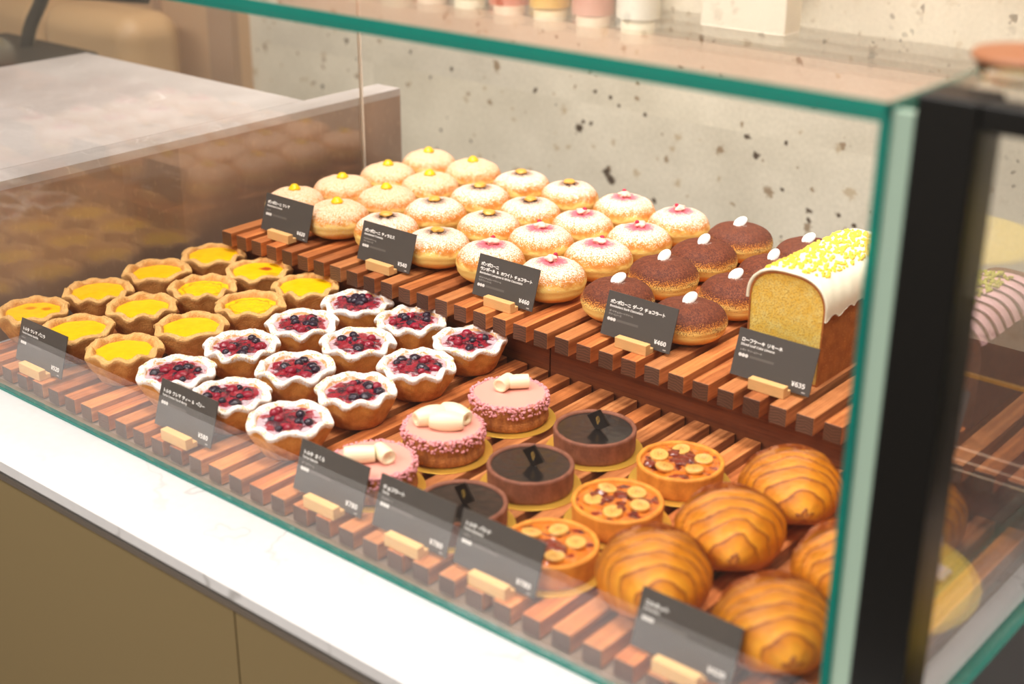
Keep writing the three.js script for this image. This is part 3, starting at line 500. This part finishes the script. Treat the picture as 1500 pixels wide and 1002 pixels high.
function loafIcing(len, lo, hi, seed, t0, drip) {
  const P = 60, Q = 60, pos = [], idx = [];
  // two sheets (outer and inner) closed at the rim
  const pt = (i, j, off) => { const z = -len * j / Q, k = i / P * 2 - 1, ext = k < 0 ? lo : hi + drip * Math.max(0, noise(z * 60 + seed, 3, seed) + 0.25 + 0.3 * noise(z * 130, seed, 1)); const t = clamp(Math.abs(k) * 1.0, 0, 0.9999), h = W / 2 + 0.0002; let x, y; const s = Math.abs(k) * 1.0; if (s < 0.82) { const q = s / 0.82; x = Math.sign(k) * h * Math.sin(q * Math.PI / 2); y = arcY(clamp(Math.abs(x) / h, 0, 0.9999), SIDE, TOP); } else { x = Math.sign(k) * h; y = SIDE - 0.008 - (s - 0.82) / 0.18 * ext; } const nx = x / h * 0.8, ny = s < 0.82 ? Math.sqrt(1 - nx * nx) : 0.1; const thick = off * (1 + 0.3 * noise(x * 90, z * 90, seed)); return [x + nx * thick, y + ny * thick, z + (j === 0 ? off * 0.5 : 0)]; };
  for (const off of [0.0032, 0.0002]) for (let j = 0; j <= Q; j++) for (let i = 0; i <= P; i++) pos.push(...pt(i, j, off));
  const S = (P + 1) * (Q + 1), id = (i, j, k) => k * S + j * (P + 1) + i;
  for (let j = 0; j < Q; j++) for (let i = 0; i < P; i++) { const a = id(i, j, 0), b = id(i + 1, j, 0), c = id(i, j + 1, 0), d = id(i + 1, j + 1, 0); idx.push(a, b, c, b, d, c); const e = a + S, f = b + S, g = c + S, h = d + S; idx.push(e, g, f, f, g, h); }
  for (let i = 0; i < P; i++) for (const j of [0, Q]) { const a = id(i, j, 0), b = id(i + 1, j, 0), c = a + S, d = b + S; idx.push(a, c, b, b, c, d); }
  for (let j = 0; j < Q; j++) for (const i of [0, P]) { const a = id(i, j, 0), b = id(i, j + 1, 0), c = a + S, d = b + S; idx.push(a, b, c, b, d, c); }
  const g = new THREE.BufferGeometry(); g.setAttribute('position', new THREE.Float32BufferAttribute(pos, 3)); g.setIndex(idx); g.computeVertexNormals(); return g;
}
function loaf(name, label, x, zf, len, crumbM, crustM, SIDE = 0.086, TOP = 0.112) {
  const o = thing(name, label, 'loaf cake', [x, S1, zf], 'loaf cakes on the raised rack');
  const inner = new THREE.ExtrudeGeometry(loafShape(W, SIDE, TOP, 0.0016), { depth: len - 0.004, bevelEnabled: false }); inner.translate(0, 0, -len + 0.003);
  part('crumb', inner, crumbM, o);
  const sh = loafShape(W, SIDE, TOP); sh.holes.push(new THREE.Path(loafShape(W, SIDE, TOP, 0.0017).getPoints()));
  const ou = new THREE.ExtrudeGeometry(sh, { depth: len, bevelEnabled: false }); ou.translate(0, 0, -len); part('crust', ou, crustM, o); return o;
}
const uvM = (t, k) => { t.repeat.set(k, k); return t; };
const lemonCrumb = std({ map: uvM(crumbTex([248, 200, 76], [255, 236, 150], [222, 162, 50]), 11), roughness: 0.9, bumpMap: uvM(crumbTex([120, 120, 120], [150, 150, 150], [40, 40, 40]), 11), bumpScale: 0.0016 });
lemonCrumb.bumpMap.colorSpace = THREE.NoColorSpace;
const lemonCrust = std({ map: uvM(crustTex([158, 86, 30], [192, 116, 48], [230, 166, 88]), 9), roughness: 0.7, bumpMap: grain, bumpScale: 0.0005 });
{
  const o = loaf('lemon_loaf_cake', 'cut lemon loaf cake with white icing and yellow crumbs', -0.634, -1.185, 0.17, lemonCrumb, lemonCrust);
  const ic = part('white_icing', loafIcing(0.17, 0.001, 0.002, 2.7, 0, 0.011), phys({ color: new THREE.Color(0xf8f0d6), roughness: 0.35 }), o);
  const z = part('yellow_crumbs', crumbs(520, 17, (r) => { const t = (r() * 2 - 1) * 0.78, zz = -0.006 - r() * 0.155; if (t < -0.2 && r() < 0.35) return [t * W / 2, arcY(Math.abs(t), SIDE, TOP) + 0.004, zz]; const cl = noise(t * 5, zz * 60, 4); const tt = clamp(t + cl * 0.25, -0.85, 0.7); return [tt * W / 2, arcY(Math.abs(tt), SIDE, TOP) + 0.0042, zz]; }, 0.0012, 0.0028), std({ color: new THREE.Color(0xf7d347), roughness: 0.75 }), ic); z.userData.kind = 'stuff';
}
{
  const cc = std({ map: uvM(crumbTex([112, 66, 38], [132, 82, 48], [78, 44, 26]), 11), roughness: 0.9 }), ct = std({ map: uvM(crustTex([98, 56, 34], [120, 72, 44], [150, 98, 62]), 9), roughness: 0.7 });
  const o = loaf('chocolate_loaf_cake', 'chocolate loaf cake with pink icing stripes and green nuts', -0.476, -1.195, 0.17, cc, ct, 0.07, 0.105);
  const pink = phys({ color: new THREE.Color(0xe3b3b4), roughness: 0.4 });
  for (let i = 0; i < 8; i++) {                                 // stripes slanting over the top
    const z0 = -0.004 - i * 0.02, pts = []; for (let k = 0; k <= 16; k++) { const t = (k / 16 * 2 - 1) * 0.93; pts.push(new THREE.Vector3(t * W / 2, arcY(Math.abs(t), 0.07, 0.105) + 0.0014, z0 - t * 0.006 + 0.0015 * noise(t * 3, i, 2))); }
    const g = new THREE.TubeGeometry(new THREE.CatmullRomCurve3(pts), 40, 0.0052, 10); const p = g.attributes.position; const c = new THREE.CatmullRomCurve3(pts);
    for (let a = 0; a <= 40; a++) { const q = c.getPointAt(a / 40); for (let b = 0; b <= 10; b++) { const n = a * 11 + b; p.setXYZ(n, q.x + (p.getX(n) - q.x) * 0.4, q.y + (p.getY(n) - q.y) * 0.4, q.z + (p.getZ(n) - q.z) * 1.25); } } g.computeVertexNormals();
    part('icing_stripe', g, pink, o);
  }
  const z = part('green_nuts', crumbs(260, 23, (r) => { const t = (r() * 1.1 - 0.8), zz = -0.02 - r() * 0.12; return [t * W / 2, arcY(Math.abs(t), 0.07, 0.105) + 0.004, zz]; }, 0.0014, 0.003), std({ color: new THREE.Color(0xb9b23c), roughness: 0.75 }), o); z.userData.kind = 'stuff';
}

// ---------------------------------------------------------------- price cards: katakana drawn stroke by stroke
const K = { 'カ': '1,3.2 8,3.2 7.4,8 6,8.6;4.6,1 4.2,5 1.5,9', 'ホ': '1,3 9,3;5,1 5,9;3,5 1,8;7,5 9,8', 'ン': '1,2 4,3.4;1,8.4 4,7.6 9,3', 'ロ': '2,2 8,2 8,8 2,8 2,2', 'ー': '1,5 9,5', 'ニ': '2,3 8,3;1,8 9,8', 'ク': '4,1 1,5;3.5,2.5 8,2.5 7,6 3,9', 'レ': '3,1 3,8.5 8.5,5', 'マ': '1,2 9,2 5,6;3.6,4.6 6.5,8.4', 'テ': '2,2 8,2;1,4.5 9,4.5;5,4.5 5,7 3,9', 'ィ': '7,4 3,7;5.2,5.5 5.2,9', 'ラ': '2,2 8,2;1,4.5 9,4.5 8,7 4,9', 'ミ': '2,1.6 8,3;2,4.6 8,6;2,7.6 8,9', 'ス': '2,2 8,2 6,5.4 1,9;6,5.6 9,9', 'ネ': '5,0.8 5,2.2;2,3 8,3 1,7.4;5,5 5,9;6.5,5.5 9,7', 'ワ': '1.5,4.8 1.5,2 8.5,2 8,6 4,9', 'イ': '8,1 1,5.6;5.5,3.5 5.5,9', 'ト': '3.5,1 3.5,9;3.5,4 8,6', 'チ': '8,1.4 2,2.6;1,5 9,5;5,2 5,6.5 3,9', 'ョ': '3,4 8,4 8,9 3,9;3.5,6.5 8,6.5', 'コ': '2,2 8,2 8,8 1.5,8', 'タ': '4,1 1,5;3.5,2.5 8,2.5 7,6 3,9;3,4.6 7,6.6', 'フ': '1.5,2 8.5,2 7.5,6 3,9', 'ケ': '3.5,1 1,5;3,3.5 9,3.5;6.5,3.5 6,6.5 4,9', 'キ': '2,3.5 8,2.6;1,6 9,5;4.4,1 6,9', 'リ': '2.5,1.5 2.5,6;7.5,1.5 7.5,6 4,9', 'モ': '2,2 8,2;1,5 9,5;5,2 5,8.2 8.5,8.2', 'ル': '3,2 3,6 1,9;6,1.5 6,8.5 9,5.5', 'ハ': '3.5,3 1,8;6.5,2.5 9,8', 'ヘ': '1,6 4,3 9,8', 'ナ': '1,4 9,4;5.5,1 5,6 2.5,9', 'ッ': '2,5 3,6.8;4.5,4.5 5.5,6.3;8,4.5 7,7.5 4,9', 'ソ': '2,2 3.5,4.8;8,2 7,6 3,9', 'さ': '2,3.5 8,2.6;4,1 7,5.5;7.4,6.4 3,6 3,8.4 7,9', 'く': '7,1 3,5 7,9', 'ら': '4,1 6,2;3,3 3,6.4 6,4.6 8,6.4 6.4,9 3.5,9', 'ム': '5,1 2,8 8,7.6;6.5,5.5 9,9', '゛': '8.2,0.2 8.9,1.9;9.6,-0.2 10.3,1.5' };
const VOICED = { 'ボ': 'ホ', 'ダ': 'タ', 'バ': 'ハ', 'ベ': 'ヘ', 'ズ': 'ス', 'グ': 'ク' };
function kana(x, text, px, py, size, lw) {
  x.lineWidth = lw; x.lineCap = 'round'; x.lineJoin = 'round'; let cx = px;
  const stroke = (s) => { for (const line of s.split(';')) { x.beginPath(); line.split(' ').forEach((q, i) => { const [a, b] = q.split(',').map(Number); const X = cx + a * size / 10, Y = py + b * size / 10; i ? x.lineTo(X, Y) : x.moveTo(X, Y); }); x.stroke(); } };
  for (const ch of text) {
    if (ch === ' ') { cx += size * 0.45; continue; }
    if (ch === '&') { x.font = `bold ${size}px sans-serif`; x.fillText('&', cx + size * 0.1, py + size * 0.88); cx += size * 1.05; continue; }
    if (ch === 'ポ') { stroke(K['ホ']); x.beginPath(); x.arc(cx + size * 0.95, py + size * 0.08, size * 0.09, 0, TAU); x.stroke(); }
    else if (VOICED[ch]) { stroke(K[VOICED[ch]]); stroke(K['゛']); } else stroke(K[ch]);
    cx += size * 0.98;
  }
}
function cardTex(lines, latin, desc, price) {
  const c = document.createElement('canvas'); c.width = 512; c.height = 282; const x = c.getContext('2d');
  x.fillStyle = '#4a4541'; x.fillRect(0, 0, 512, 282); x.fillStyle = x.strokeStyle = '#f7f4ef';
  let y = 50; for (const l of lines) { kana(x, l, 26, y, 26, 4.4); y += 32; }
  x.font = 'bold 19px sans-serif'; x.fillText(latin, 27, y + 16); y += 34;
  x.strokeStyle = '#c9c3bc'; for (const d of desc) { kana(x, d, 30, y, 14, 1.5); y += 19; }
  y += 8; x.fillStyle = '#d9d5cf'; for (let i = 0; i < 3; i++) { x.beginPath(); x.arc(38 + i * 21, y + 12, 11, 0, TAU); x.fill(); }
  x.fillStyle = '#625c57'; x.fillRect(98, y + 4, 160, 15);
  x.fillStyle = '#f7f4ef'; x.font = 'bold 40px sans-serif'; x.textAlign = 'right'; x.fillText('¥' + price, 478, 246);
  x.fillStyle = '#b5afa9'; x.fillRect(462, 264, 22, 7);
  const t = new THREE.CanvasTexture(c); t.colorSpace = THREE.SRGBColorSpace; t.anisotropy = 8; return t;
}
const cardEdge = std({ color: new THREE.Color(0x4a4541), roughness: 0.5 });
const CW = 0.091, CH = 0.049, TILT = Math.atan2(0.015, 0.0465);
const cardGeo = box(CW, CH, 0.0011), blockGeo = (() => { const a = rbox(0.041, 0.012, 0.009, 0.0007, 1); const b = rbox(0.041, 0.006, 0.006, 0.0007, 1); b.translate(0, -0.003, -0.0072); a.translate(0, 0, 0); return mergeGeometries([a, b].map((g) => g.index ? g.toNonIndexed() : g)); })();
[
  [0, -1.406, ['ボンボローニ クレマ'], 'Bomboloni Crema', ['クレマ'], 420, 'custard bomboloni'],
  [0, -1.222, ['ボンボローニ ティラミス'], 'Bomboloni Tiramisu', ['マスカルネクリーム', 'クリームソース'], 540, 'tiramisu bomboloni'],
  [0, -1.028, ['ボンボローニ', 'ランポーネ & ホワイト チョコラート'], 'Bomboloni Lampone & White Cioccolato', ['ホワイトチョコレートクリーム', 'ラズベリーソース'], 460, 'raspberry bomboloni'],
  [0, -0.84, ['ボンボローニ ダーク チョコラート'], 'Bomboloni Dark Cioccolato', ['ダークチョコレートクリーム', 'クリームソース'], 460, 'cocoa bomboloni'],
  [0, -0.674, ['ローフケーキ リモーネ'], 'Sliced Loaf Cake Limone', ['レモン クリームケーキ'], 635, 'lemon loaf cake'],
  [0, -0.52, ['ローフケーキ チョコラート'], 'Sliced Loaf Cake', ['チョコレートケーキ'], 780, 'chocolate loaf cake'],
  [1, -1.39, ['トルタ クレマ バニラ'], 'Torta Crema Vanilla', ['クレマ'], 520, 'custard tarts'],
  [1, -1.129, ['トルタ クレマ ティー & ベリー'], 'Torta Crema Tea & Berry', [], 580, 'berry tarts'],
  [1, -0.914, ['トルタ さくら'], 'Torta Sakura', ['さくらクリーム'], 780, 'pink tarts'],
  [1, -0.808, ['チョコラート'], 'Torta', ['チョコレート'], 780, 'chocolate tarts'],
  [1, -0.709, ['トルタ バナナ'], 'Torta Banana', ['バナナ'], 780, 'banana tarts'],
  [1, -0.521, ['コルネット'], 'Cornetto', [], 420, 'croissants'],
].forEach(([low, xl, lines, latin, desc, price, of]) => {
  for (const d of desc.concat(lines)) for (const ch of d) if (!K[ch] && !VOICED[ch] && !' &ポ'.includes(ch)) console.log('missing', ch);
  const y = low ? S0 : S1, zt = low ? -0.782 : -1.167, zb = low ? -0.767 : -1.152, face = std({ map: cardTex(lines, latin, desc, price), roughness: 0.45 });
  const m = solo('price_card', cardGeo, [cardEdge, cardEdge, cardEdge, cardEdge, face, cardEdge], `dark grey price card for the ${of}`, 'price card', [xl + CW / 2, y + 0.0035 + CH / 2 * Math.cos(TILT), (zt + zb) / 2], 'dark grey price cards');
  m.rotation.x = -TILT;
  solo('card_block', blockGeo, blondWood, `small blond wooden block holding the ${of} card`, 'card holder', [xl + 0.0505, y + 0.006, zb + 0.0072 + 0.0033], 'blond wooden card blocks');
});

// ---------------------------------------------------------------- neighbouring black framed case
{
  const X0 = -0.324, X1 = 0.62, y0 = MARBLE, yT = EYE - 0.171;
  const t = thing('framed_case', 'black framed glass case standing beside the frameless pastry case', 'display case', [0, y0, 0]);
  const H = yT - y0;
  part('corner_post', rboxAt(X0, -0.287, 0.001, H, -0.772, -0.735, 0.002), blackMetal, t);
  part('top_rail', rboxAt(-0.287, X1, H - 0.016, H, -0.755, -0.735, 0.002), blackMetal, t);
  part('base_rail', rboxAt(-0.287, X1, 0.001, 0.02, -0.76, -0.735, 0.002), blackMetal, t);
  part('side_rail', boxAt(-0.314, -0.3, 0.001, 0.016, -1.47, -0.773), edgeTeal, t);
  part('rubber_seal', boxAt(-0.3375, X0 - 0.0003, 0.001, H - 0.012, -0.745, -0.737), std({ color: new THREE.Color(0xa5bdab), roughness: 0.4 }), t);
  part('corner_post', rboxAt(X0, -0.287, 0.001, H, -1.5, -1.47, 0.002), blackMetal, t);
  part('deck', boxAt(-0.299, X1, 0.001, 0.018, -1.56, -0.762), std({ color: new THREE.Color(0x23262b), roughness: 0.4 }), t);
  part('front_pane', boxAt(-0.287, X1, 0.0205, H - 0.0165, -0.745, -0.741), paneMat, t);
  part('left_pane', boxAt(-0.309, -0.305, 0.0165, H - 0.005, -1.469, -0.773), paneMat, t);
  part('top_pane', boxAt(X0, X1, H - 0.0045, H, -1.469, -0.7735), paneMat, t);
  part('glass_shelf', boxAt(-0.299, X1, 0.268, 0.274, -1.4, -1.0), paneMat, t);
  part('shelf_trim', boxAt(-0.299, X1, 0.1285, 0.1315, -1.205, -1.2), std({ color: new THREE.Color(0xd9b36a), metalness: 0.8, roughness: 0.3 }), t);
  for (const y of [0.072, 0.082, 0.094]) part('steel_rod', boxAt(-0.299, X1, y, y + 0.0014, -1.1215, -1.12), std({ color: new THREE.Color(0xf0ece6), metalness: 0.6, roughness: 0.25 }), t);
}
function rboxAt(x0, x1, y0, y1, z0, z1, r) { const g = rbox(x1 - x0, y1 - y0, z1 - z0, r, 2); g.translate((x0 + x1) / 2, (y0 + y1) / 2, (z0 + z1) / 2); return g; }
const yellowCard = std({ color: new THREE.Color(0xf0d04e), roughness: 0.4, metalness: 0.15 });
const plateGeo = (R) => lathe([[0, 0], [R * 0.96, 0], [R, 0.002], [R, 0.0036], [R * 0.96, 0.003], [0, 0.0024]], 72);
{
  const p = [-0.175, MARBLE + 0.018, -0.985];
  solo('yellow_cake_plate', plateGeo(0.1), yellowCard, 'round yellow cake plate on the dark deck of the framed case', 'plate', p);
  const o = thing('sugared_cake', 'pale pink sugared cake on the deck plate in framed case', 'cake', [p[0] + 0.005, p[1] + 0.0032, p[2] - 0.02]);
  part('cake_body', surface(60, 24, (u, v) => { const a = v * Math.PI / 2, [c, s] = ring(u, 1), [x, z] = ring(u, 0.062 * Math.cos(a) * (1 + 0.12 * noise(c * 3, s * 3, v * 4))); return [x, 0.055 * Math.sin(a), z]; }), std({ color: new THREE.Color(0xdca982), roughness: 0.7 }), o);
  const m = part('sugar_lumps', mergeGeometries(Array.from({ length: 46 }, (_, i) => { const r = rng(500 + i), a = r() * TAU, e = r() * 1.4, b = blob(i, 0.007 + r() * 0.006, 0.012, 0.5); b.translate(Math.cos(a) * 0.06 * Math.cos(e), 0.053 * Math.sin(e) - 0.003, Math.sin(a) * 0.06 * Math.cos(e)); return b; })), std({ color: new THREE.Color(0xf3e4e0), roughness: 0.6 }), o); m.userData.kind = 'stuff';
}
{
  const p = [-0.155, MARBLE + 0.274, -1.155];
  solo('yellow_cream_plate', plateGeo(0.075), yellowCard, 'small yellow plate on the glass shelf of the framed case', 'plate', p);
  const o = thing('cream_cake', 'tall pale yellow piped cream cake on glass shelf', 'cake', [p[0] + 0.012, p[1] + 0.0032, p[2]]);
  part('cream', surface(60, 50, (u, v) => { const [c, s] = ring(u, 1), k = (1 - v) * 0.04 * (1 + 0.16 * Math.cos(v * 40) * (1 - v) + 0.1 * Math.cos(u * TAU * 11 + v * 9)); const [x, z] = ring(u, k); return [x, 0.085 * v, z]; }), std({ color: new THREE.Color(0xf0d878), roughness: 0.6 }), o);
}
{
  const o = thing('glass_dish', 'shallow glass dish with a copper brown lid on the framed case', 'dish', [-0.292, EYE - 0.171, -0.81]); o.scale.setScalar(0.62);
  part('bowl', lathe([[0, 0.0006], [0.04, 0.0006], [0.046, 0.008], [0.047, 0.018], [0.045, 0.018], [0.043, 0.009], [0.038, 0.003], [0, 0.003]], 48), phys({ color: 0xffffff, transmission: 1, thickness: 0.002, roughness: 0.02, ior: 1.5 }), o);
  part('lid', lathe([[0, 0.0185], [0.05, 0.0185], [0.052, 0.021], [0.05, 0.026], [0.03, 0.029], [0, 0.03]], 48), std({ color: new THREE.Color(0x9a6240), roughness: 0.5 }), o);
}

// ---------------------------------------------------------------- behind the grey counter
{
  const t = thing('banquette', 'long tan upholstered bench back behind the grey counter', 'bench', [-3.4, 0, -1.76]);
  for (const [a, b] of [[-1.15, 0.595], [0.6, 0.935]]) part('cushion', rboxAt(a, b, 0.62, 1.065, -0.1, 0.06, 0.055), tanLeather, t);
  part('plinth', boxAt(-1.15, 0.93, 0, 0.62, -0.1, 0.05), tanDeep, t);
}
{
  const t = thing('black_chair', 'black chair with tubular arm standing beyond the grey counter', 'chair', [-2.42, 0, -1.47]);
  const tube = (pts, r) => new THREE.TubeGeometry(new THREE.CatmullRomCurve3(pts.map((p) => new THREE.Vector3(...p))), 30, r, 10);
  part('arm', tube([[0.03, 1.2, -0.04], [0.0, 1.13, -0.02], [-0.03, 1.06, 0.0], [-0.05, 0.62, 0.05]], 0.013), blackMetal, t);
  part('top_bar', tube([[0.02, 1.155, 0.0], [0.12, 1.152, -0.06], [0.2, 1.146, -0.12]], 0.012), blackMetal, t);
  part('seat', rboxAt(-0.2, 0.12, 1.0, 1.045, -0.06, 0.14, 0.012), blackFabric, t);
  for (const [x, z] of [[-0.18, -0.04], [0.1, -0.04], [-0.18, 0.12], [0.1, 0.12]]) part('leg', new THREE.CylinderGeometry(0.011, 0.011, 1.0, 12).translate(x, 0.5, z), blackMetal, t);
}
// shelf on the concrete wall above the frame, mirrored in the top pane
{
  const t = thing('wall_shelf', 'warm wooden wall shelf with deep valance on the concrete wall', 'shelf', [-1.3, 1.36, ZW]);
  part('board', boxAt(-0.95, 0.75, 0, 0.025, 0.001, 0.09), blondWood, t);
  part('valance', boxAt(-0.95, 0.75, 0.262, 0.6, 0.001, 0.025), std({ color: new THREE.Color(0xb58e74), roughness: 0.6 }), t);
  const r = rng(8), hues = [[0xe0a93c, 'amber'], [0xc9553f, 'brick red'], [0xe6c860, 'yellow'], [0x7f9a58, 'sage green'], [0xd98a78, 'coral'], [0xefe4c8, 'cream'], [0xcf6f52, 'terracotta'], [0xe3b04a, 'honey'], [0xd79a86, 'pink'], [0xf1ead8, 'white']];
  hues.forEach(([h, n], i) => { const x = -2.16 + i * 0.092; const b = thing('tea_tin', `${n} tin with pale lid on the wall shelf`, 'tin', [x, 1.385, ZW + 0.046], 'tins on the wall shelf'); part('body', new THREE.CylinderGeometry(0.036, 0.036, 0.19 + r() * 0.02, 32).translate(0, 0.1, 0), std({ color: new THREE.Color(h), roughness: 0.4 }), b); part('lid', new THREE.CylinderGeometry(0.028, 0.028, 0.016, 32).translate(0, 0.222, 0), std({ color: new THREE.Color(0xf0e3c4), roughness: 0.4 }), b); b.children[0].geometry.translate(0, 0.01, 0); });
  solo('cardboard_carton', rbox(0.15, 0.2, 0.05, 0.004), std({ color: new THREE.Color(0xeee3cd), roughness: 0.7 }), 'white carton standing at the end of the wall shelf', 'box', [-1.12, 1.485, ZW + 0.05]);
}
for (const o of scene.children) shade(o);
renderer.render(scene, camera);
